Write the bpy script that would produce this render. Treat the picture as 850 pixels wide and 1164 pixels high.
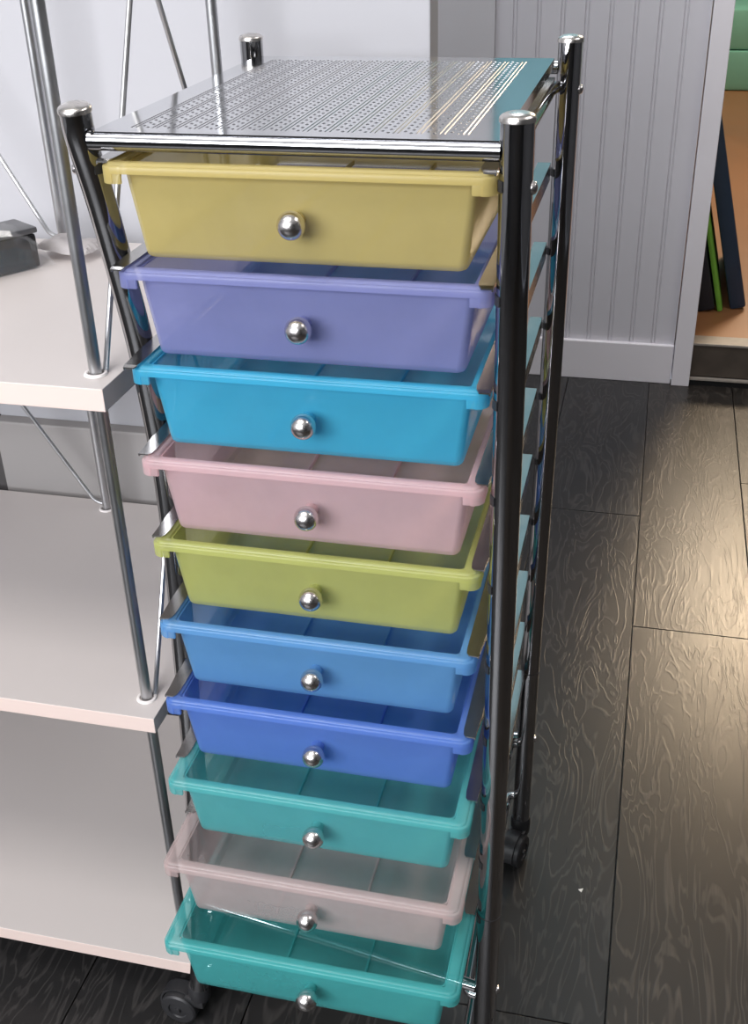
import bpy, bmesh, math, random
from mathutils import Vector, Matrix
random.seed(7)
for o in list(bpy.data.objects): bpy.data.objects.remove(o, do_unlink=True)
SC = bpy.context.scene
COL = SC.collection
PI = math.pi

# ------------------------------------------------------------ camera
R = ((0.97228548581123, 0.2324976260108465, -0.024612760514125115),
     (0.09394574116906909, -0.48492031719910894, -0.8694978342029597),
     (-0.2140914099094109, 0.843087860111121, -0.4933231479833117))
cd = bpy.data.cameras.new('camera'); cam = bpy.data.objects.new('camera', cd); COL.objects.link(cam)
m = Matrix.Identity(4)
for r in range(3):
    m[r][0] = R[0][r]; m[r][1] = -R[1][r]; m[r][2] = -R[2][r]
m[0][3], m[1][3], m[2][3] = 0.3974, -0.7465, 1.1363
cam.matrix_world = m
cd.sensor_fit = 'HORIZONTAL'; cd.sensor_width = 36.0; cd.lens = 1280.73/850*36.0
cd.clip_start = 0.02; cd.clip_end = 60
SC.camera = cam

# ------------------------------------------------------------ world, lights, exposure
w = bpy.data.worlds.new('world'); SC.world = w; w.use_nodes = True
w.node_tree.nodes['Background'].inputs[0].default_value = (0.80, 0.86, 1.0, 1)
w.node_tree.nodes['Background'].inputs[1].default_value = 0.6
SC.view_settings.view_transform = 'Standard'
try: SC.view_settings.look = 'None'
except Exception: pass
SC.view_settings.gamma = 1.0
SC.view_settings.use_curve_mapping = False
SC.view_settings.exposure = 0.0
SC.cycles.transparent_max_bounces = 40
SC.cycles.max_bounces = 10
SC.cycles.diffuse_bounces = 5
SC.cycles.glossy_bounces = 5
SC.cycles.transmission_bounces = 6

def area(name, loc, target, sx, sy, power, color, spread=180):
    l = bpy.data.lights.new(name, 'AREA'); l.shape = 'RECTANGLE'; l.size = sx; l.size_y = sy
    l.energy = power; l.color = color; l.spread = math.radians(spread)
    o = bpy.data.objects.new(name, l); COL.objects.link(o); o.location = loc
    d = Vector(target)-Vector(loc)
    o.rotation_euler = d.to_track_quat('-Z', 'Y').to_euler()
    return o
FZ = -0.035          # floor
CEIL = 2.55
area('ceiling_panel_light', (-0.35, -0.75, CEIL-.02), (-0.35, -0.75, 0), 1.3, 0.7, 24, (1.0, 0.96, 0.93))
area('ceiling_panel_light', (-0.3, 1.3, CEIL-.02), (-0.3, 1.3, 0), 1.2, 0.6, 24, (0.96, 0.97, 1.0))
area('ceiling_panel_light', (1.6, 0.4, CEIL-.02), (1.6, 0.4, 0), 0.6, 1.2, 20, (1.0, 0.96, 0.93))
area('window_daylight', (-0.4, -2.62, 1.42), (0, 0.3, 0.75), 3.4, 0.46, 92, (0.95, 0.96, 1.0))
area('window_daylight', (-0.4, -2.62, 2.06), (0, 0.3, 0.75), 3.4, 0.50, 92, (0.95, 0.96, 1.0))
area('next_room_light', (1.20, 4.5, 2.42), (0.55, 0.9, 0.0), 0.7, 0.6, 36, (1.0, 0.76, 0.50), 120)
area('next_room_light', (0.9, 5.0, 2.5), (0.9, 5.2, 0.0), 1.0, 0.6, 34, (1.0, 0.86, 0.70))

# ------------------------------------------------------------ materials
def newmat(name):
    mt = bpy.data.materials.new(name); mt.use_nodes = True
    return mt, mt.node_tree, mt.node_tree.nodes['Principled BSDF']
def srgb(r, g, b):
    f = lambda v: ((v/255+0.055)/1.055)**2.4 if v/255 > 0.04045 else v/255/12.92
    return (f(r), f(g), f(b), 1)
def simple(name, col, rough=0.5, metal=0.0, noise=0.0, scale=30, bump=0.0, coat=0.0):
    mt, nt, p = newmat(name)
    p.inputs['Base Color'].default_value = col; p.inputs['Roughness'].default_value = rough
    p.inputs['Metallic'].default_value = metal; p.inputs['Coat Weight'].default_value = coat
    tc = nt.nodes.new('ShaderNodeTexCoord'); n = nt.nodes.new('ShaderNodeTexNoise')
    n.inputs['Scale'].default_value = scale; n.inputs['Detail'].default_value = 4
    nt.links.new(tc.outputs['Object'], n.inputs['Vector'])
    if noise:
        mr = nt.nodes.new('ShaderNodeMapRange'); mr.inputs[3].default_value = 1-noise; mr.inputs[4].default_value = 1+noise
        nt.links.new(n.outputs[0], mr.inputs[0])
        mx = nt.nodes.new('ShaderNodeMix'); mx.data_type = 'RGBA'; mx.blend_type = 'MULTIPLY'; mx.inputs[0].default_value = 1
        mx.inputs[6].default_value = col
        nt.links.new(mr.outputs[0], mx.inputs[7]); nt.links.new(mx.outputs[2], p.inputs['Base Color'])
    mr2 = nt.nodes.new('ShaderNodeMapRange'); mr2.inputs[3].default_value = max(rough-.04, .02); mr2.inputs[4].default_value = rough+.06
    nt.links.new(n.outputs[0], mr2.inputs[0]); nt.links.new(mr2.outputs[0], p.inputs['Roughness'])
    if bump:
        b = nt.nodes.new('ShaderNodeBump'); b.inputs['Strength'].default_value = bump; b.inputs['Distance'].default_value = 0.002
        nt.links.new(n.outputs[0], b.inputs['Height']); nt.links.new(b.outputs[0], p.inputs['Normal'])
    return mt

CHROME = simple('chrome', (0.60, 0.60, 0.61, 1), 0.07, 1.0, 0.05, 60)
CHROME_DK = simple('dark_chrome', (0.40, 0.40, 0.41, 1), 0.06, 1.0, 0.08, 40)
RAILM = simple('rail_steel', (0.50, 0.49, 0.48, 1), 0.22, 1.0, 0.08, 50)
SATIN = simple('satin_nickel', (0.66, 0.63, 0.60, 1), 0.27, 1.0, 0.05, 80)
KNOBM = simple('brushed_knob', (0.72, 0.69, 0.68, 1), 0.23, 1.0, 0.04, 90)
PANELM = simple('polished_sheet', (0.66, 0.67, 0.69, 1), 0.10, 1.0, 0.04, 25)
LINE_SHADE = simple('shaded_line_steel', (0.26, 0.26, 0.27, 1), 0.30, 1.0, 0.05, 60)  # darkened steel: shadow side of the pressed lines is in the colour
POLE = simple('grey_pole_metal', (0.50, 0.505, 0.515, 1), 0.33, 1.0, 0.10, 35)
BLACKP = simple('black_plastic', (0.022, 0.022, 0.024, 1), 0.42, 0, 0.1, 60)
LAM = simple('white_laminate', (0.56, 0.515, 0.495, 1), 0.42, 0, 0.02, 3)
EDGE = simple('warm_lit_edge', (0.74, 0.60, 0.545, 1), 0.5, 0, 0.02, 8)  # warm light on the shelf fronts is put into this peach colour
GROMM = simple('grommet_white', (0.74, 0.70, 0.68, 1), 0.4)
WALLP = simple('partition_paint', (0.44, 0.44, 0.465, 1), 0.55, 0, 0.02, 2)
GREYB = simple('partition_lower_grey', (0.29, 0.275, 0.268, 1), 0.6, 0, 0.03, 3)
DARKB = simple('charcoal_gap_and_rack', (0.06, 0.055, 0.055, 1), 0.6)
BEAD = simple('beadboard_paint', (0.66, 0.64, 0.675, 1), 0.45, 0, 0.04, 5)
TRIMM = simple('trim_paint', (0.84, 0.80, 0.83, 1), 0.42, 0, 0.03, 6)
STRIP = simple('pilaster_paint', (0.62, 0.60, 0.62, 1), 0.5, 0, 0.05, 4)
TEALW = simple('teal_paint', srgb(140, 190, 200), 0.6, 0, 0.03, 3)
CEILM = simple('ceiling_white', (0.75, 0.75, 0.74, 1), 0.8)
DARKW = simple('dark_wall', (0.035, 0.035, 0.038, 1), 0.7)
MIDW = simple('side_wall_grey', (0.32, 0.32, 0.33, 1), 0.7)
DARKR = simple('dark_grey_wall', (0.10, 0.10, 0.105, 1), 0.7)
THR = simple('threshold_wood', (0.075, 0.058, 0.045, 1), 0.5, 0, 0.35, 25, 0.3)
THRE = simple('threshold_nosing', (0.34, 0.30, 0.26, 1), 0.4, 0, 0.2, 60)
BLACKG = simple('black_gap', (0.008, 0.008, 0.008, 1), 0.6)
ORANGE = simple('warm_wood_floor', srgb(158, 110, 73), 0.42, 0, 0.12, 6)
NAVY = simple('navy_vinyl', (0.012, 0.030, 0.062, 1), 0.5, 0, 0.15, 20, 0.2)
GREENV = simple('green_vinyl', (0.16, 0.42, 0.05, 1), 0.5, 0, 0.15, 20, 0.2)
BLKV = simple('black_vinyl', (0.010, 0.014, 0.022, 1), 0.5, 0, 0.15, 20)
TEALV = simple('teal_vinyl', srgb(140, 208, 186), 0.55, 0, 0.10, 6)
PAPER = simple('paper_white', (0.8, 0.78, 0.75, 1), 0.6)
CASEM = simple('dark_case', (0.010, 0.010, 0.011, 1), 0.22, 0, 0.4, 30, 0.2)
CASEL = simple('case_lid', (0.07, 0.07, 0.075, 1), 0.3, 0, 0.15, 30)

def floor_mat():
    mt, nt, p = newmat('dark_wood_floor')
    N = nt.nodes.new; L = nt.links.new
    tc = N('ShaderNodeTexCoord'); geo = N('ShaderNodeNewGeometry')
    comb = N('ShaderNodeCombineXYZ')
    ml = N('ShaderNodeMath'); ml.operation = 'MULTIPLY'; ml.inputs[1].default_value = 37.0
    L(geo.outputs['Random Per Island'], ml.inputs[0]); L(ml.outputs[0], comb.inputs[0]); L(ml.outputs[0], comb.inputs[2])
    add = N('ShaderNodeVectorMath'); add.operation = 'ADD'
    L(tc.outputs['Object'], add.inputs[0]); L(comb.outputs[0], add.inputs[1])
    mp = N('ShaderNodeMapping'); mp.inputs['Scale'].default_value = (1, 0.20, 1); L(add.outputs[0], mp.inputs[0])
    big = N('ShaderNodeTexNoise'); big.inputs['Scale'].default_value = 22; big.inputs['Detail'].default_value = 3; big.inputs['Distortion'].default_value = .8
    L(mp.outputs[0], big.inputs['Vector'])
    # cathedral grain: contour lines of a stretched noise field
    mul = N('ShaderNodeMath'); mul.operation = 'MULTIPLY'; mul.inputs[1].default_value = 60
    L(big.outputs[0], mul.inputs[0])
    sn = N('ShaderNodeMath'); sn.operation = 'SINE'; L(mul.outputs[0], sn.inputs[0])
    gr = N('ShaderNodeMapRange'); gr.inputs[1].default_value = 0.35; gr.inputs[2].default_value = 1.0; L(sn.outputs[0], gr.inputs[0])
    fine = N('ShaderNodeTexNoise'); fine.inputs['Scale'].default_value = 90; fine.inputs['Detail'].default_value = 4
    mp2 = N('ShaderNodeMapping'); mp2.inputs['Scale'].default_value = (3.0, 0.15, 1); L(add.outputs[0], mp2.inputs[0]); L(mp2.outputs[0], fine.inputs['Vector'])
    mm = N('ShaderNodeMath'); mm.operation = 'MULTIPLY'; L(gr.outputs[0], mm.inputs[0]); L(fine.outputs[0], mm.inputs[1])
    rmp = N('ShaderNodeValToRGB')
    rmp.color_ramp.elements[0].color = (0.018, 0.0174, 0.0172, 1); rmp.color_ramp.elements[1].color = (0.045, 0.042, 0.040, 1)
    rmp.color_ramp.elements[1].position = 0.75
    L(mm.outputs[0], rmp.inputs[0])
    tone = N('ShaderNodeAttribute'); tone.attribute_name = 'tone'
    mx = N('ShaderNodeMix'); mx.data_type = 'RGBA'; mx.blend_type = 'MULTIPLY'; mx.inputs[0].default_value = 1
    L(rmp.outputs[0], mx.inputs[6]); L(tone.outputs['Color'], mx.inputs[7]); L(mx.outputs[2], p.inputs['Base Color'])
    rr = N('ShaderNodeMapRange'); rr.inputs[3].default_value = 0.24; rr.inputs[4].default_value = 0.38; L(fine.outputs[0], rr.inputs[0])
    L(rr.outputs[0], p.inputs['Roughness'])
    b = N('ShaderNodeBump'); b.inputs['Strength'].default_value = 0.25; b.inputs['Distance'].default_value = 0.0008
    L(mm.outputs[0], b.inputs['Height']); L(b.outputs[0], p.inputs['Normal'])
    p.inputs['Specular IOR Level'].default_value = 0.36
    return mt
FLOORM = floor_mat()

def plastic(name, col, see=0.45, trans=0.35):
    """frosted, dyed, slightly see-through plastic"""
    mt = bpy.data.materials.new(name); mt.use_nodes = True
    nt = mt.node_tree; nt.nodes.clear(); N = nt.nodes.new; L = nt.links.new
    out = N('ShaderNodeOutputMaterial')
    tc = N('ShaderNodeTexCoord')
    n1 = N('ShaderNodeTexNoise'); n1.inputs['Scale'].default_value = 9; n1.inputs['Detail'].default_value = 5; L(tc.outputs['Object'], n1.inputs['Vector'])
    n2 = N('ShaderNodeTexNoise'); n2.inputs['Scale'].default_value = 160; n2.inputs['Detail'].default_value = 3; L(tc.outputs['Object'], n2.inputs['Vector'])
    mr = N('ShaderNodeMapRange'); mr.inputs[1].default_value = .3; mr.inputs[2].default_value = .7; mr.inputs[3].default_value = 0.93; mr.inputs[4].default_value = 1.07; L(n1.outputs[0], mr.inputs[0])
    cm = N('ShaderNodeMix'); cm.data_type = 'RGBA'; cm.blend_type = 'MULTIPLY'; cm.inputs[0].default_value = 1
    cm.inputs[6].default_value = col; L(mr.outputs[0], cm.inputs[7])
    # sparse pale scuffs
    sc = N('ShaderNodeTexNoise'); sc.inputs['Scale'].default_value = 22; sc.inputs['Detail'].default_value = 8; sc.inputs['Roughness'].default_value = .75
    mp = N('ShaderNodeMapping'); mp.inputs['Rotation'].default_value = (0, .6, .3); mp.inputs['Scale'].default_value = (1, 1, 3); L(tc.outputs['Object'], mp.inputs[0]); L(mp.outputs[0], sc.inputs['Vector'])
    sr = N('ShaderNodeMapRange'); sr.inputs[1].default_value = .70; sr.inputs[2].default_value = .80; sr.inputs[4].default_value = .35; L(sc.outputs[0], sr.inputs[0])
    cs = N('ShaderNodeMix'); cs.data_type = 'RGBA'; cs.inputs[7].default_value = (.8, .8, .8, 1); L(sr.outputs[0], cs.inputs[0]); L(cm.outputs[2], cs.inputs[6])
    C = cs.outputs[2]
    dif = N('ShaderNodeBsdfDiffuse'); L(C, dif.inputs[0])
    trn = N('ShaderNodeBsdfTranslucent'); L(C, trn.inputs[0])
    tp = N('ShaderNodeBsdfTransparent')
    tint = N('ShaderNodeMix'); tint.data_type = 'RGBA'; tint.inputs[0].default_value = 0.22; tint.inputs[6].default_value = (1, 1, 1, 1)
    tint.inputs[7].default_value = col; L(tint.outputs[2], tp.inputs[0])
    m1 = N('ShaderNodeMixShader'); m1.inputs[0].default_value = trans; L(dif.outputs[0], m1.inputs[1]); L(trn.outputs[0], m1.inputs[2])
    m2 = N('ShaderNodeMixShader'); cl = N('ShaderNodeMapRange'); cl.inputs[1].default_value = .3; cl.inputs[2].default_value = .7; cl.inputs[3].default_value = see-.05; cl.inputs[4].default_value = min(see+.19, .9); L(n1.outputs[0], cl.inputs[0]); L(cl.outputs[0], m2.inputs[0]); L(m1.outputs[0], m2.inputs[1]); L(tp.outputs[0], m2.inputs[2])
    gl = N('ShaderNodeBsdfGlossy'); gl.inputs['Roughness'].default_value = 0.25
    b = N('ShaderNodeBump'); b.inputs['Strength'].default_value = .12; b.inputs['Distance'].default_value = .0006; L(n2.outputs[0], b.inputs['Height']); L(b.outputs[0], gl.inputs['Normal'])
    fr = N('ShaderNodeFresnel'); fr.inputs[0].default_value = 1.42
    fm = N('ShaderNodeMath'); fm.operation = 'MULTIPLY'; fm.inputs[1].default_value = .7; L(fr.outputs[0], fm.inputs[0]); fm0 = N('ShaderNodeMath'); fm0.operation = 'MINIMUM'; fm0.inputs[1].default_value = .10; L(fm.outputs[0], fm0.inputs[0])
    geo = N('ShaderNodeNewGeometry'); inv = N('ShaderNodeMath'); inv.operation = 'SUBTRACT'; inv.inputs[0].default_value = 1; L(geo.outputs['Backfacing'], inv.inputs[1])
    f2 = N('ShaderNodeMath'); f2.operation = 'MULTIPLY'; L(fm0.outputs[0], f2.inputs[0]); L(inv.outputs[0], f2.inputs[1])
    m3 = N('ShaderNodeMixShader'); L(f2.outputs[0], m3.inputs[0]); L(m2.outputs[0], m3.inputs[1]); L(gl.outputs[0], m3.inputs[2])
    L(m3.outputs[0], out.inputs[0])
    return mt

# ------------------------------------------------------------ mesh helpers
def obj(name, bm, mat, parent=None, smooth=35, loc=None):
    bmesh.ops.recalc_face_normals(bm, faces=bm.faces)
    me = bpy.data.meshes.new(name); bm.to_mesh(me); bm.free()
    if isinstance(mat, (list, tuple)):
        for x in mat: me.materials.append(x)
    else: me.materials.append(mat)
    if smooth:
        for f in me.polygons: f.use_smooth = True
        try: me.set_sharp_from_angle(angle=math.radians(smooth))
        except Exception: pass
    o = bpy.data.objects.new(name, me); COL.objects.link(o)
    if loc: o.location = loc
    if parent: o.parent = parent
    return o
def tag(o, label, cat=None, group=None, kind=None):
    if label: o['label'] = label
    if cat: o['category'] = cat
    if group: o['group'] = group
    if kind: o['kind'] = kind
    return o
def thing(name, label, cat, loc=(0, 0, 0), rz=0, group=None):
    o = bpy.data.objects.new(name, None); COL.objects.link(o); o.location = loc; o.rotation_euler = (0, 0, rz)
    o.empty_display_size = 0.05
    return tag(o, label, cat, group)
def struct(name, bm, mat, label=None, smooth=0):
    o = obj(name, bm, mat, None, smooth); o['kind'] = 'structure'
    if label: o['label'] = label
    return o
def box(bm, x0, x1, y0, y1, z0, z1, bev=0.0, mat=0, M=None):
    vs = [bm.verts.new((x, y, z)) for x in (x0, x1) for y in (y0, y1) for z in (z0, z1)]
    F = [(0, 1, 3, 2), (4, 6, 7, 5), (0, 4, 5, 1), (2, 3, 7, 6), (0, 2, 6, 4), (1, 5, 7, 3)]
    fs = [bm.faces.new([vs[i] for i in f]) for f in F]
    for f in fs: f.material_index = mat
    if M is not None:
        bmesh.ops.transform(bm, matrix=M, verts=vs)
    if bev:
        es = list({e for f in fs for e in f.edges})
        bmesh.ops.bevel(bm, geom=es, offset=bev, segments=2, affect='EDGES', profile=0.6)
    return vs
def B(*a, **k):
    bm = bmesh.new(); box(bm, *a, **k); return bm
def tube(bm, pts, r, n=20, cap=True, mat=0):
    pts = [Vector(p) for p in pts]
    rs = r if isinstance(r, (list, tuple)) else [r]*len(pts)
    t0 = (pts[1]-pts[0]).normalized()
    up = Vector((0, 0, 1)) if abs(t0.z) < .9 else Vector((1, 0, 0))
    u = t0.cross(up).normalized(); rings = []
    for i, p in enumerate(pts):
        if i == 0: t = t0
        elif i == len(pts)-1: t = (pts[i]-pts[i-1]).normalized()
        else: t = ((pts[i+1]-p).normalized()+(p-pts[i-1]).normalized()).normalized()
        u = (u-t*u.dot(t)).normalized(); v = t.cross(u)
        rings.append([bm.verts.new(p+(u*math.cos(2*PI*k/n)+v*math.sin(2*PI*k/n))*rs[i]) for k in range(n)])
    for a, b in zip(rings, rings[1:]):
        for k in range(n):
            f = bm.faces.new((a[k], a[(k+1) % n], b[(k+1) % n], b[k])); f.material_index = mat
    if cap:
        bm.faces.new(rings[0][::-1]).material_index = mat; bm.faces.new(rings[-1]).material_index = mat
def T(pts, r, n=20):
    bm = bmesh.new(); tube(bm, pts, r, n); return bm
def lathe(bm, prof, M, n=24):
    """prof: (radius, height) along local z"""
    rings = []
    for r, h in prof:
        if r < 1e-6: rings.append([bm.verts.new(M @ Vector((0, 0, h)))])
        else: rings.append([bm.verts.new(M @ Vector((r*math.cos(2*PI*k/n), r*math.sin(2*PI*k/n), h))) for k in range(n)])
    for a, b in zip(rings, rings[1:]):
        for k in range(n):
            k2 = (k+1) % n
            if len(a) == 1 and len(b) > 1: bm.faces.new((a[0], b[k], b[k2]))
            elif len(b) == 1 and len(a) > 1: bm.faces.new((a[k], a[k2], b[0]))
            elif len(a) > 1: bm.faces.new((a[k], a[k2], b[k2], b[k]))
def rrect(x0, x1, y0, y1, r, n=6):
    out = []
    for cx, cy, a0 in ((x1-r, y1-r, 0), (x0+r, y1-r, 90), (x0+r, y0+r, 180), (x1-r, y0+r, 270)):
        for k in range(n+1):
            a = math.radians(a0+90*k/n); out.append((cx+r*math.cos(a), cy+r*math.sin(a)))
    return out
def loft(bm, loops, closed=False, capA=False, capB=False):
    """loops: lists of (x,y,z) of one length"""
    rings = [[bm.verts.new(p) for p in l] for l in loops]
    prs = list(zip(rings, rings[1:]))
    if closed: prs.append((rings[-1], rings[0]))
    for a, b in prs:
        n = len(a)
        for k in range(n): bm.faces.new((a[k], a[(k+1) % n], b[(k+1) % n], b[k]))
    if capA: bm.faces.new(rings[0])
    if capB: bm.faces.new(rings[-1][::-1])
    return rings
def smooth_path(ctrl, n=8):
    """Catmull-Rom through control points"""
    P = [Vector(p) for p in ctrl]; P = [2*P[0]-P[1]]+P+[2*P[-1]-P[-2]]; out = []
    for i in range(1, len(P)-2):
        for k in range(n):
            t = k/n
            out.append(0.5*((2*P[i])+(-P[i-1]+P[i+1])*t+(2*P[i-1]-5*P[i]+4*P[i+1]-P[i+2])*t*t+(-P[i-1]+3*P[i]-3*P[i+1]+P[i+2])*t**3))
    out.append(P[-2]); return out
def fillet(pts, r, n=6):
    P = [Vector(p) for p in pts]; out = [P[0]]
    for i in range(1, len(P)-1):
        a = (P[i-1]-P[i]).normalized(); b = (P[i+1]-P[i]).normalized()
        p0 = P[i]+a*r; p2 = P[i]+b*r
        for k in range(n+1):
            t = k/n; out.append(p0*(1-t)**2+P[i]*2*t*(1-t)+p2*t*t)
    out.append(P[-1]); return out

# ============================================================ THE SETTING
WY = 2.07
bm = bmesh.new()     # floor: planks running away from the camera
pw = 0.2075
joints = {0: 0.945, -1: 1.344, 1: 1.53, 2: 0.6, -2: 0.35, -3: 1.0, -4: 0.1, -5: 0.7}
for k in range(-14, 13):
    x0 = 0.4345+k*pw; x1 = x0+pw-0.0016
    j = joints.get(k, random.uniform(0, 1.2)); ys = [j+1.22*i for i in range(-4, 4)]
    ys = [-2.7]+[y for y in ys if -2.6 < y < WY-.02]+[WY+.02]
    for a, b in zip(ys, ys[1:]):
        box(bm, x0, x1, a, b-0.0016, FZ-.012, FZ, bev=0.0007)
box(bm, -2.5, 3.2, -2.7, WY+.02, FZ-.03, FZ-.010)
lay = bm.loops.layers.float_color.new('tone')
bm.faces.ensure_lookup_table()
for f in bm.faces:
    c = f.calc_center_median(); k = math.floor((c.x-.4345)/pw)
    j = joints.get(k, .5); q = math.floor((c.y-j)/1.22)
    rnd = random.Random(k*31+q*7+5); v = rnd.uniform(.85, 1.1)
    t = (1.30*v, 1.16*v, 1.02*v, 1) if k >= 0 else (1.0*v, 1.0*v, 1.02*v, 1)  # browner right-hand planks: part wood tone, part doorway light in the colour
    for l in f.loops: l[lay] = t
struct('floor', bm, FLOORM, 'dark brown wood plank floor')

# back wall of beadboard with a teal upper part; the doorway is on its right
bm = bmesh.new()
gx = 0.0436; prof = [(-0.0, 0)]
pitch = 0.0545
x = 0.006; pts = [(0.006, 0)]
while x+pitch < 0.486:
    c = x+pitch-.011
    pts += [(c-.0038, 0), (c-.0028, .0028), (c-.0012, .0028), (c-.0002, 0), (c+.0042, 0), (c+.0052, .0022), (c+.0064, .0022), (c+.0074, 0)]
    x += pitch
pts += [(0.4862, 0)]
lo = [bm.verts.new((px, WY+d, FZ)) for px, d in pts]; hi = [bm.verts.new((px, WY+d, 1.02)) for px, d in pts]
for i in range(len(pts)-1): bm.faces.new((lo[i], lo[i+1], hi[i+1], hi[i]))
lob = [bm.verts.new((px, WY+.05, FZ)) for px in (0.006, 0.4862)]; hib = [bm.verts.new((px, WY+.05, 1.02)) for px in (0.006, 0.4862)]
bm.faces.new(hi+[hib[1], hib[0]]); bm.faces.new(lo+[lob[1], lob[0]])
bm.faces.new((lob[0], lob[1], hib[1], hib[0])); bm.faces.new((lo[0], hi[0], hib[0], lob[0])); bm.faces.new((lo[-1], hi[-1], hib[1], lob[1]))
struct('wall_back', bm, BEAD, 'pale grey vertical beadboard wall')
bm = B(1.45, 3.2, WY, WY+.10, FZ, CEIL)
struct('wall_back_right', bm, DARKR, 'dark wall right of the doorway')
bm = B(-2.5, 0.52, WY+.004, WY+.10, 1.02, CEIL); box(bm, 0.52, 1.45, WY, WY+.1, 2.1, CEIL)
struct('wall_back_upper', bm, TEALW, 'teal painted wall above the beadboard')
struct('trim_1', B(-0.005, 0.49, WY-.014, WY+.05, 1.02, 1.045, bev=.004), TRIMM, 'cap rail on the beadboard')
bm = B(-0.134, 0.0056, WY-.012, WY+.05, FZ, 1.6); box(bm, -0.146, -0.135, WY-.020, WY+.05, FZ, 1.6, bev=.003)
box(bm, -2.5, -0.147, WY+.0, WY+.05, FZ, 1.6)
struct('wall_back_pilaster', bm, STRIP, 'flat grey boards beside the beadboard')
struct('baseboard_back', B(0.006, 0.4862, WY-.014, WY+.001, FZ, 0.068, bev=.002), TRIMM, 'white baseboard under the beadboard')
struct('trim_2', B(0.4888, 0.5330, WY-.024, WY+.12, FZ, 2.10, bev=.002), TRIMM, 'white casing at the doorway')
struct('trim_3', B(1.40, 1.46, WY-.024, WY+.12, FZ, 2.10, bev=.002), TRIMM)
# raised floor of the next room with its threshold
RZ = 0.077
struct('trim_7', B(0.5325, 1.4, WY-.004, WY+.04, FZ+.022, RZ-.006, bev=.002), THR, 'dark wood step in the doorway')
struct('trim_4', B(0.5325, 1.4, WY-.008, WY+.05, RZ-.005, RZ+.001, bev=.001), THRE, 'pale nosing on the step')
struct('trim_5', B(0.520, 1.4, WY-.0175, WY-.006, FZ+.016, FZ+.022, bev=.001), THRE, 'pale strip under the step')
struct('trim_6', B(0.515, 1.4, WY-.010, WY+.03, FZ-.001, FZ+.016), BLACKG, 'dark gap under the step')
struct('floor_next_room', B(-.9, 3.0, WY+.05, 7.0, RZ-.03, RZ), ORANGE, 'warm orange wood floor beyond the doorway')
struct('wall_next_room_far', B(-.9, 3.0, 7.0, 7.1, RZ-.03, CEIL), TEALW)
struct('wall_next_room_right', B(3.0, 3.1, WY+.1, 7.1, RZ-.03, CEIL), MIDW)
struct('wall_next_room_left', B(-1.0, -.9, WY+.1, 7.1, RZ-.03, CEIL), MIDW)
# rest of the shell
struct('wall_left', B(-2.6, -2.5, -2.7, WY+.1, FZ, CEIL), MIDW)
struct('wall_right', B(3.2, 3.3, -2.7, WY+.1, FZ, CEIL), DARKR)
struct('wall_front', B(-2.6, 3.3, -2.8, -2.7, FZ, CEIL), DARKW)
struct('ceiling', B(-2.6, 3.3, -2.8, 7.1, CEIL, CEIL+.1), CEILM)
# white partition right behind the shelving
struct('wall_partition', B(-1.6, 0.156, 0.500, 0.545, 0.46, 2.05, bev=.002), WALLP, 'white partition wall behind the shelving')
struct('wall_partition_lower', B(-0.441, 0.150, 0.478, 0.4995, FZ, 0.505, bev=.003), GREYB, 'grey lower part of the partition')  # lower part of the partition set off in grey
struct('wall_partition_dark_gap', B(-1.6, -0.4415, 0.484, 0.4995, FZ, 0.505), DARKB, 'dark sheet added for the shaded gap beside the partition')  # dark sheet added where there is only a shaded gap

# ============================================================ SHELVING UNIT
shelf = thing('shelving_unit', 'white shelving unit with grey metal poles and wire braces, left of the drawer cart', 'shelf', (-0.5, 0.25, FZ))
def off(o): return o
def under(parent, o):
    """parent with the child's geometry kept in world coordinates"""
    o.parent = parent; o.matrix_parent_inverse = Matrix.Translation(-parent.location); return o
SX0, SX1, SY0, SY1 = -1.25, -0.035, 0.045, 0.455
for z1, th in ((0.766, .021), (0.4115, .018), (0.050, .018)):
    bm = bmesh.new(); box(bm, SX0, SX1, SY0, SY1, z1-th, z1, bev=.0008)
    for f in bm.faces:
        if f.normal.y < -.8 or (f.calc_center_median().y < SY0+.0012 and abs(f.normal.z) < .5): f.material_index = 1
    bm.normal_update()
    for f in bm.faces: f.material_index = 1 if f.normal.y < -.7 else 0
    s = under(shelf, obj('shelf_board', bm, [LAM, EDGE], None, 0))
    for px, py in ((-.055, .075), (-.055, .425), (-.267, .433)):
        if z1 < .1: continue
        g = bmesh.new(); n = 28
        lathe(g, [(.0072, .0002), (.0072, .0018), (.0082, .0024), (.0098, .0020), (.0105, .0002)], Matrix.Translation((px, py, z1)), n)
        gg = obj('grommet', g, GROMM, None); gg.parent = s; gg['label'] = 'pale ring round the pole hole'
for px, py, r in ((-.055, .075, .0056), (-.055, .425, .0058), (-.267, .433, .0052), (-1.22, .075, .0056), (-1.22, .425, .0056)):
    bm = T([(px, py, 0.03), (px, py, 1.60)], r)
    under(shelf, obj('pole', bm, POLE))
def wire(a, b, foot):
    P = [a, b] if abs(a[0]+.049) < .001 else fillet([foot, a, b], .010)
    under(shelf, obj('brace_wire', T(P, .0026, 10), POLE))
for z0 in (0.766, 0.4115):
    top = z0+.335
    wire((-.049, .082, z0+.0008), (-.049, .2475, top), (-.055, .078, z0+.012))
    wire((-.049, .418, z0+.0008), (-.049, .2505, top), (-.055, .422, z0+.012))
    if z0 > .5: wire((-.284, .436, z0+.010), (-.284-.135, .436, z0+.26), (-.267, .436, z0+.008))
    else: wire((-.284, .436, z0+.008), (-.284-.150, .436, z0+.255), (-.267, .436, z0+.006))
for px in (-.12, -1.15):
    for py in (.30, .40):
        under(shelf, obj('foot', T([(px, py, FZ), (px, py, .033)], .012), BLACKP))

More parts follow.
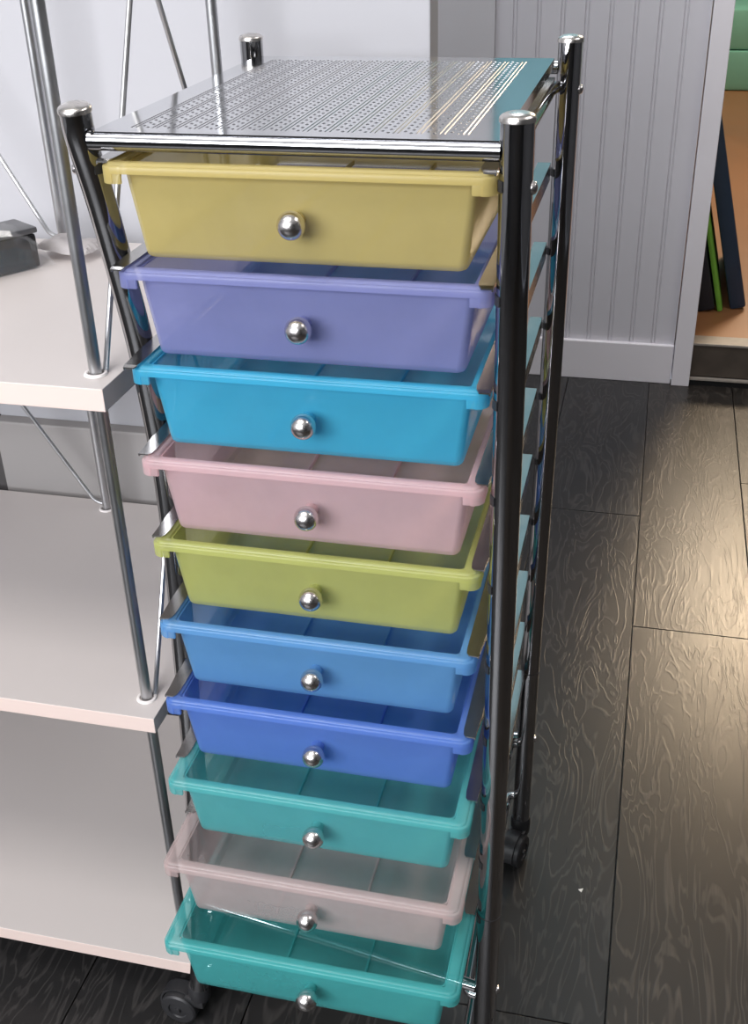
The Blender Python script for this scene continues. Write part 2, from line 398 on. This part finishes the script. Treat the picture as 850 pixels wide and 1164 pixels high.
# things on the upper shelf
case = thing('storage_case', 'dark plastic storage case in clear wrap on the upper white shelf', 'case', (-0.33, 0.36, 0.767))
Mx = Matrix.Translation((-.2514, .349, .7672)) @ Matrix.Rotation(math.radians(57), 4, 'Z')
bm = bmesh.new(); box(bm, -.26, 0, 0, .047, .0, .037, bev=.004); bmesh.ops.transform(bm, matrix=Mx, verts=bm.verts)
under(case, obj('case_body', bm, CASEM))
bm = bmesh.new(); box(bm, -.262, .002, -.002, .049, .0375, .0445, bev=.003); bmesh.ops.transform(bm, matrix=Mx, verts=bm.verts)
under(case, obj('case_lid', bm, CASEL))
def film(name):
    mt = bpy.data.materials.new(name); mt.use_nodes = True; nt = mt.node_tree; nt.nodes.clear(); N = nt.nodes.new; L = nt.links.new
    out = N('ShaderNodeOutputMaterial'); tp = N('ShaderNodeBsdfTransparent'); gl = N('ShaderNodeBsdfGlossy'); df = N('ShaderNodeBsdfDiffuse')
    gl.inputs['Roughness'].default_value = .12; df.inputs[0].default_value = (.8, .8, .8, 1)
    a = N('ShaderNodeMixShader'); a.inputs[0].default_value = .10; L(tp.outputs[0], a.inputs[1]); L(gl.outputs[0], a.inputs[2])
    b = N('ShaderNodeMixShader'); b.inputs[0].default_value = .05; L(a.outputs[0], b.inputs[1]); L(df.outputs[0], b.inputs[2]); L(b.outputs[0], out.inputs[0])
    return mt
FILM = film('clear_wrap')
def crumple(nx, ny, sx, sy, h, M, seed, amp):
    """an open sheet with folds, thickened"""
    rnd = random.Random(seed); bm = bmesh.new(); g = []
    ph = [(rnd.uniform(0, 6), rnd.uniform(20, 60), rnd.uniform(-1, 1), rnd.uniform(-1, 1)) for _ in range(7)]
    for i in range(nx):
        row = []
        for j in range(ny):
            u = i/(nx-1)*2-1; v = j/(ny-1)*2-1
            zz = h*(1-abs(u)**6)*(1-abs(v)**6)
            d = sum(abs(math.sin(p+f*(a*u*sx+b*v*sy)*2)) for p, f, a, b in ph)/7*amp
            row.append(bm.verts.new(M @ Vector((u*sx+rnd.uniform(-.001, .001), v*sy, max(.0012, zz+d*(.4 if zz < .01 else 1))))))
        g.append(row)
    for i in range(nx-1):
        for j in range(ny-1): bm.faces.new((g[i][j], g[i+1][j], g[i+1][j+1], g[i][j+1]))
    r = bmesh.ops.solidify(bm, geom=bm.faces[:], thickness=-.0004)
    return bm
under(case, obj('clear_wrap', crumple(34, 20, .144, .036, .048, Mx @ Matrix.Translation((-.130, .0235, 0)), 3, .012), FILM, None, 0))
BAG = simple('bag_plastic', (.66, .63, .63, 1), .3, 0, .05, 40)
bag = obj('plastic_bag', crumple(30, 24, .036, .024, .010, Matrix.Translation((-.238, .398, .7672)) @ Matrix.Rotation(math.radians(-10), 4, 'Z'), 11, .030), BAG, None, 15)
tag(bag, 'crumpled whitish plastic bag lying by the rear pole on the upper shelf', 'bag')

# ============================================================ DRAWER CART
cart = thing('drawer_cart', 'tall chrome rolling cart with ten translucent coloured drawers', 'drawer cart', (0.155, 0.19, FZ))
def add(name, bm, mat, parent=None, smooth=35, label=None):
    o = obj(name, bm, mat, None, smooth)
    if parent is None: under(cart, o)
    else:
        o.parent = parent; o.matrix_parent_inverse = parent.matrix_world.inverted() if False else Matrix.Identity(4)
    if label: o['label'] = label
    return o
PR = 0.0112
FL = [(0, .0031, .9985), (0, .007, .976), (0, .0235, .928), (0, .0395, .87), (0, .0560, .802), (0, .0685, .7117), (0, .0712, .64), (0, .068, .57), (0, .0605, .4835), (0, .0555, .415), (0, .046, .326), (-.010, .042, .18), (-.026, .040, .022)]
posts = {'FL': smooth_path(FL, 5), 'FR': [(.3095, 0, .9985), (.311, 0, .70), (.3105, 0, .40), (.309, 0, .022)],
         'BL': [(0, .382, .9985), (0, .382, .022)], 'BR': [(.3105, .382, .9985), (.3095, .382, .67), (.305, .382, .3), (.303, .382, .022)]}
posts['FR'] = smooth_path(posts['FR'], 4); posts['BR'] = smooth_path(posts['BR'], 4)
def at_z(path, z):
    P = [Vector(p) for p in path]
    for a, b in zip(P, P[1:]):
        if min(a.z, b.z) <= z <= max(a.z, b.z): return a.lerp(b, (z-a.z)/(b.z-a.z))
    return P[0] if z > P[0].z else P[-1]
for k, path in posts.items():
    bm = bmesh.new(); P = [Vector(p) for p in path]
    zt = .9985; tube(bm, P, PR, 32)
    po = add('post', bm, CHROME_DK)
    t = (P[0]-P[1]).normalized()
    M = Matrix.Translation(P[0]) @ t.to_track_quat('Z', 'Y').to_matrix().to_4x4()
    b2 = bmesh.new(); prof = [(PR+.0008, -.002), (PR+.0008, .0004)]+[((PR+.0006)*math.cos(a), .0004+.0042*math.sin(a)) for a in [i*PI/2/6 for i in range(1, 6)]]+[(0, .0048)]
    lathe(b2, [(0, -.002)]+prof, M, 32); add('end_cap', b2, SATIN, po, label='satin domed end cap')
    # fixing screws on the outer side
    sgn = -1 if k[1] == 'L' else 1
    for z in (.955, .163):
        q = at_z(path, z); b3 = bmesh.new()
        lathe(b3, [(.0046, 0), (.0046, .0012), (.0038, .0030), (.002, .0040), (0, .0043)], Matrix.Translation(q+Vector((sgn*(PR-.0010), 0, 0))) @ Matrix.Rotation(sgn*PI/2, 4, 'Y'), 16)
        add('screw', b3, KNOBM, po)
    b4 = bmesh.new(); q = at_z(path, .272)   # joint ring
    lathe(b4, [(PR-.001, -.0004), (PR+.0003, -.0004), (PR+.0003, .0004), (PR-.001, .0004)], Matrix.Translation(q), 32); add('joint_ring', b4, BLACKP, po)

# front and rear bars, top and bottom
add('crossbar', T([(.010, .001, .9780), (.2995, 0, .9780)], .0070, 32), CHROME_DK)
add('crossbar', T([(.010, .382, .9740), (.300, .382, .9740)], .0060, 20), CHROME)
add('crossbar', T([(-.002, .041, .1620), (.2995, 0, .1620)], .0062, 20), CHROME)
add('crossbar', T([(.010, .382, .1620), (.2945, .382, .1620)], .0062, 20), CHROME)
# side hoops: leave the posts inward, then run front to back
for z, x_in in ((.958, .0135), (.150, .0135), (.060, .0135)):
    for s in (0, 1):
        a = at_z(posts['FR' if s else 'FL'], z); b = at_z(posts['BR' if s else 'BL'], z)
        d = -1 if s else 1
        P = fillet([a+Vector((d*(PR-.002), 0, 0)), a+Vector((d*(x_in+.006), 0, 0)), a+Vector((d*(x_in+.006), .018, 0)), b+Vector((d*(x_in+.006), -.018, 0)), b+Vector((d*(x_in+.006), 0, 0)), b+Vector((d*(PR-.002), 0, 0))], .009)
        if z > .9: P = fillet([a+Vector((d*(PR-.002), .002, 0)), a+Vector((d*(x_in), .022, 0)), b+Vector((d*(x_in), -.030, 0)), b+Vector((d*(PR-.002), -.004, 0))], .014)
        add('side_bar', T(P, .0052, 16), CHROME)

# top sheet with pressed dotted and ruled lines
bm = bmesh.new(); n = 6
PX0, PX1, PY0, PY1, PZ = .0135, .2985, -.0045, .360, .9850
prof = [(PX0, -.010), (PX0, 0), (PX1, 0), (PX1, -.010)]
box(bm, PX0, PX1, PY0, PY1, PZ-.0012, PZ)
for x0, x1, y0, y1 in ((PX0, PX0+.0012, PY0, PY1), (PX1-.0012, PX1, PY0+.012, PY1), (PX0, PX1, PY1-.0012, PY1)):
    box(bm, x0, x1, y0, y1, PZ-.009, PZ-.0013)
def ridge(x, y0, y1, w=.0007, h=.00040):
    v = [bm.verts.new(p) for p in ((x-w, y0, PZ), (x+w, y0, PZ), (x, y0+.001, PZ+h), (x-w, y1, PZ), (x+w, y1, PZ), (x, y1-.001, PZ+h))]
    for f in ((0, 1, 2), (3, 5, 4), (0, 2, 5, 3), (1, 4, 5, 2)): bm.faces.new([v[i] for i in f]).material_index = 1
def dot(x, y, w=.0011, h=.0006):
    v = [bm.verts.new(p) for p in ((x-w, y-w, PZ), (x+w, y-w, PZ), (x+w, y+w, PZ), (x-w, y+w, PZ), (x, y, PZ+h))]
    for k in range(4): bm.faces.new((v[k], v[(k+1) % 4], v[4])).material_index = 1
x = .0385; k = 0
while x < .274:
    ridge(x-.0016, .012, .335); ridge(x+.0016, .012, .335)
    if x+.0157 < .280:
        for c in (-.0024, .0024):
            y = .014
            while y < .333:
                dot(x+.00785+c, y+(.005 if c < 0 else 0), .0012); y += .0105
    x += .0157
add('top_sheet', bm, [PANELM, LINE_SHADE], smooth=0)

# rails: one pair to a drawer
DR = [(.0045, -.0109, .9605), (.0031, -.0061, .8828), (.0012, -.0037, .8051), (-.0001, -.0069, .7265), (-.0025, -.0034, .6469),
      (-.0041, -.0106, .5679), (-.0037, -.0206, .4908), (-.0003, -.0437, .4156), (-.0012, -.0748, .3429), (.0036, -.1028, .2706)]
RF = [-.0077, -.0076, -.0065, .000, .004, -.004, -.0150, -.0114, -.0087, -.0107]
for i, (dx, dy, z) in enumerate(DR):
    zt = z+.0064
    for s in (0, 1):
        d = -1 if s else 1
        xo = (.2985 if s else .0115)+dx*.75
        if s: xo = min(xo, .2990)
        else: xo = max(xo, .0113)
        a = RF[i]; b = .372
        th = .0011; bm = bmesh.new()
        ys = [a, a+.003, a+.010, a+.030, a+.050, b]
        loops = []
        for q, y in enumerate(ys):
            cut = {0: .0028, 1: .0008}.get(q, 0)         # rounded nose
            wd = (.0022, .0026, .0032, .006, .0165, .0165)[q]; W_ = .0125
            sec = [(0, -wd), (0, 0), (d*W_, 0), (d*W_, -th), (d*th, -th), (d*th, -wd)]
            loops.append([(xo+d*(.0012 if q < 3 else 0)*(abs(sx) < .005)+(sx if abs(sx) < .01 else sx-d*cut), y, zt+sz+(-.0012 if (q == 0 and i < 3) else 0)) for sx, sz in sec])
        loft(bm, loops, capA=True, capB=True)
        rl = add('drawer_rail', bm, RAILM, smooth=0)
        # clips that hook the rail on the posts
        for py in ('F', 'B'):
            q = at_z(posts[py+('R' if s else 'L')], z-.004)
            bb = bmesh.new(); rr = PR+.0009
            arc = [(q.x+rr*math.cos(t), q.y+rr*math.sin(t)) for t in [math.radians((180 if s else 0)-48+96*u/10) for u in range(11)]]
            inn = [(q.x+(PR-.0005)*math.cos(t), q.y+(PR-.0005)*math.sin(t)) for t in [math.radians((180 if s else 0)+48-96*u/10) for u in range(11)]]
            loft(bb, [[(px, py_, q.z+h) for px, py_ in arc+inn] for h in (-.0035, .0035)], capA=True, capB=True)
            add('clip', bb, BLACKP, rl)

# drawers
COLS = [('yellow', (224, 209, 142), .34, .45), ('violet', (168, 174, 222), .42, .45), ('bright blue', (92, 206, 236), .38, .45), ('pale pink', (240, 212, 215), .44, .45),
        ('lime green', (216, 220, 144), .42, .45), ('blue', (130, 190, 236), .40, .45), ('deep blue', (124, 164, 234), .38, .45), ('turquoise', (118, 212, 212), .45, .45),
        ('greyish pink', (228, 210, 208), .52, .45), ('teal', (102, 208, 208), .46, .45)]
LBL = ['opaque yellow drawer under the top sheet', 'violet blue drawer', 'bright cyan blue drawer', 'pale pink drawer', 'lime green drawer', 'sky blue drawer',
       'deep royal blue drawer', 'turquoise drawer above the greyish pink one', 'greyish pink drawer pulled further out', 'teal drawer at the bottom, pulled out the most']
meshes = {}
DL = .352
def drawer_bm():
    bm = bmesh.new()
    T_ = .0016
    def ring(hx, yf, yb, z, r): return [(x, y, z) for x, y in rrect(-hx, hx, yf, yb, r)]
    # outside, lip to bottom
    loops = [ring(.1268, .0100, DL-.012, .0022, .006), ring(.1250, .0110, DL-.0135, -.016, .0062), ring(.1200, .0142, DL-.018, -.0605, .0072)]
    for a in (25, 50, 75):
        t = math.radians(a); rr = .0042
        loops.append(ring(.1198-rr*(1-math.cos(t)), .0144+rr*(1-math.cos(t)), DL-.0185-rr*(1-math.cos(t)), -.0620-rr*math.sin(t), .0072-rr*.6*(1-math.cos(t))))
    zb = -.0662; loops.append(ring(.1150, .0192, DL-.0235, zb, .0045))
    inner = [ring(.1145, .0198, DL-.0240, zb+T_, .004), ring(.1178, .0164, DL-.0205, zb+T_+.003, .0055), ring(.1184, .0158, DL-.0196, -.0600, .0056),
             ring(.1234, .0127, DL-.0152, -.016, .0050), ring(.1252, .0117, DL-.0137, .0022, .0048)]
    rings = loft(bm, loops+inner)
    fl0 = bm.faces.new(rings[len(loops)-1])
    # open the floor strip between outer and inner rings, close with own caps
    a = rings[len(loops)-1]; b = rings[len(loops)]
    for k in range(len(a)):
        f = None
        for f_ in a[k].link_faces:
            if b[k] in f_.verts and a[(k+1) % len(a)] in f_.verts: f = f_
        if f: bm.faces.remove(f)
    flo = [bm.faces.new(b[::-1])]
    # top edge
    a = rings[0]; b = rings[-1]
    for k in range(len(a)): bm.faces.new((a[k], a[(k+1) % len(a)], b[(k+1) % len(a)], b[k]))
    fl0.material_index = 1; flo[0].material_index = 1
    lathe(bm, [(0, .0128), (.0058, .0128), (.0058, .0050), (.0050, .0040), (0, .0040)], Matrix.Translation((0, 0, -.0331)) @ Matrix.Rotation(-PI/2, 4, 'X'), 24)
    return bm
def rim_bm():
    bm = bmesh.new()
    def ring(o, z, ro): return [(x, y, z) for x, y in rrect(-.140+o, .140-o, 0+o*.70, DL-o*.9, max(ro-o, .003))]
    prof = [(0, -.0028), (0, .0012), (.0005, .0021), (.0016, .0026), (.0030, .0027), (.0036, .0038), (.0048, .0045), (.0065, .0047), (.0118, .0047), (.0132, .0041), (.0138, .0024), (.0138, .0004),
            (.0126, .0004), (.0050, .0012), (.0024, .0004), (.0017, -.0028)]
    loft(bm, [ring(o, z, .0095) for o, z in prof], closed=True)
    for sx in (-1, 1):    # corner tabs reaching lower
        for y0, y1 in ((.0003, .0016),):
            x0, x1 = sorted((sx*.1240, sx*.1315)); box(bm, x0, x1, y0, y1+.0012, -.0098, -.0027, bev=.0005)
        x0, x1 = sorted((sx*.1378, sx*.1398)); box(bm, x0, x1, .0090, .026, -.0098, -.0027, bev=.0006)
        # rounded corner skirt
        pts = rrect(-.140, .140, 0, DL, .0095, 6); cs = pts[21:28] if sx > 0 else pts[14:21]
        ci = [(px-(.0018 if px > 0 else -.0018)*abs((px-(sx*.1305))/.0095), py+.0018*abs((py-.0095)/.0095)) for px, py in cs]
        loft(bm, [[(px, py, z) for px, py in cs+ci[::-1]] for z in (-.0098, -.0027)], capA=True, capB=True)
    return bm
for i, (dx, dy, z) in enumerate(DR):
    cn, c, see, trn = COLS[i]
    mt = plastic('frosted_'+cn.replace(' ', '_')+'_plastic', srgb(*c), see, trn); mf = plastic('clear_floor_'+cn.replace(' ', '_')+'_plastic', srgb(*[v+(255-v)*.35 for v in c]), .78, .5)
    if i == 0:
        body = drawer_bm(); o = obj('drawer', body, [mt, mf], None, 40); meshes['d'] = o.data
        rm = obj('rim', rim_bm(), mt, None, 40); meshes['r'] = rm.data
        kb = bmesh.new()
        M = Matrix.Rotation(PI/2, 4, 'X')     # local z -> -y
        prof = [(0, -.0098), (.0034, -.0098), (.0034, -.0095)]+[(.0100*math.sin(t), -.0100*math.cos(t)*1.0) for t in [math.radians(20+160*u/16) for u in range(17)]]
        prof[-1] = (0, .0100)
        lathe(kb, prof, M, 32); kn = obj('knob', kb, KNOBM, None, 50); meshes['k'] = kn.data
        rb = bmesh.new(); box(rb, -.0010, .0010, .024, DL-.030, -.0645, -.0605, bev=.0003); ri = obj('divider_rib', rb, mt); meshes['b'] = ri.data
        ribs = [ri, ri.copy()]
    else:
        def cp(nm, key, mt_=None):
            me = meshes[key]
            if mt_: me = me.copy(); me.materials.clear(); me.materials.append(mt_)
            if key == 'd': me.materials.append(mf)
            return bpy.data.objects.new(nm, me)
        o = cp('drawer', 'd', mt); rm = cp('rim', 'r', mt); kn = cp('knob', 'k'); ribs = [cp('divider_rib', 'b', mt), None]
        ribs[1] = ribs[0].copy()
        for q in (o, rm, kn, ribs[0]): COL.objects.link(q)
    COL.objects.link(ribs[1])
    L = Vector((.155+dx*.75, dy, z))
    o.location = L-cart.location; o.parent = cart
    o['label'] = LBL[i]
    rm.parent = o
    kn.parent = o; kn.location = (0, -.0030, -.0331); kn['label'] = 'brushed metal ball knob'
    for s, r_ in zip((-1, 1), ribs): r_.parent = o; r_.location = (s*.0395, 0, 0)

# casters
def caster(px, py, ang):
    """fork pivots under the post; wheels trail behind"""
    Mt = Matrix.Translation((px, py, FZ)) @ Matrix.Rotation(ang, 4, 'Z')
    bm = bmesh.new(); lathe(bm, [(0, .040), (.0125, .040), (.0130, .043), (.0130, .056), (.0115, .060), (0, .060)], Mt, 24)
    # hood over the wheels
    cx, cz, r0 = .024, .0226, .0236
    def arc(r, a0, a1, n): return [(cx+r*math.cos(math.radians(a0+(a1-a0)*k/n)), cz+r*math.sin(math.radians(a0+(a1-a0)*k/n))) for k in range(n+1)]
    out = arc(r0+.0022, -8, 172, 16); inn = arc(r0+.0002, 172, -8, 16)
    loft(bm, [[Mt @ Vector((x, y, z)) for x, z in out+inn] for y in (-.0080, .0080)], capA=True, capB=True)
    box(bm, -.008, .016, -.0115, .0115, .030, .0450, bev=.003, M=Mt)
    box(bm, .004, .036, -.0030, .0030, .010, .0440, bev=.001, M=Mt)
    ho = add('caster', bm, BLACKP)
    for s in (-1, 1):
        b = bmesh.new(); Mw = Mt @ Matrix.Translation((cx, s*.0095, cz)) @ Matrix.Rotation(-s*PI/2, 4, 'X')
        lathe(b, [(0, -.0065), (.0200, -.0065), (.0222, -.004), (.0226, 0), (.0222, .004), (.0200, .0058), (.012, .0062), (.011, .0045), (.004, .0050), (.0035, .0075), (0, .0078)], Mw, 32)
        add('wheel', b, BLACKP, ho)
    return ho
caster(-.027, .040, math.radians(176))
caster(.309, 0.0, math.radians(-60))
caster(.000, .382, math.radians(70))
caster(.303, .382, math.radians(-105))

# ============================================================ BEYOND THE DOORWAY
def slab(name, label, cat, xb, y, th, h, length, lean, mat, group=None):
    bm = bmesh.new(); M = Matrix.Translation((xb, y, RZ)) @ Matrix.Rotation(-math.radians(lean), 4, 'Y')
    box(bm, -th, 0, 0, length, 0.0, h, bev=.008, M=M)
    zz = min(v.co.z for v in bm.verts)
    for v in bm.verts: v.co.z += RZ-zz+.0005
    return tag(obj(name, bm, mat), label, cat, group)
slab('exercise_mat', 'navy folded mat leaning nearest the orange floor, beyond the doorway', 'mat', .672, 2.335, .042, .62, .5, 14, NAVY)
slab('exercise_mat', 'bright green thin mat leaning between two navy ones beyond the doorway', 'mat', .612, 2.31, .016, .33, .5, 14, GREENV)
slab('exercise_mat', 'near-black mat leaning closest to the door casing, left of the green mat', 'mat', .590, 2.30, .05, .36, .5, 14, BLKV)
bm = B(-.2, 2.4, 5.85, 6.75, RZ+.001, RZ+.20, bev=.02); box(bm, -.2, 2.4, 5.86, 6.75, RZ+.203, RZ+.40, bev=.02)
tag(obj('floor_mat', bm, TEALV), 'large folded teal mat lying far back on the orange floor', 'mat')
bm = bmesh.new()
box(bm, .2, 2.0, 6.78, 6.98, RZ, RZ+.04, bev=.004); box(bm, .2, 2.0, 6.78, 6.98, .82, .86, bev=.004)
for xx in (.2, 1.1, 1.96): box(bm, xx, xx+.04, 6.78, 6.98, RZ+.04, .82)
tag(obj('low_rack', bm, DARKB), 'low dark rack behind the teal mat in the next room', 'rack')
# a scrap on the floor
bm = bmesh.new(); vs = [bm.verts.new(p) for p in ((-.0035, 0, .0005), (.003, .0025, .0012), (.001, -.004, .0005), (-.0035, 0, .0009), (.003, .0025, .0016), (.001, -.004, .0009))]
bm.faces.new(vs[:3]); bm.faces.new(vs[3:][::-1])
for a, b in ((0, 1), (1, 2), (2, 0)): bm.faces.new((vs[a], vs[b], vs[b+3], vs[a+3]))
tag(obj('paper_scrap', bm, PAPER, loc=(.3912, .3257, FZ)), 'tiny white paper scrap on the dark floor right of the cart', 'scrap')
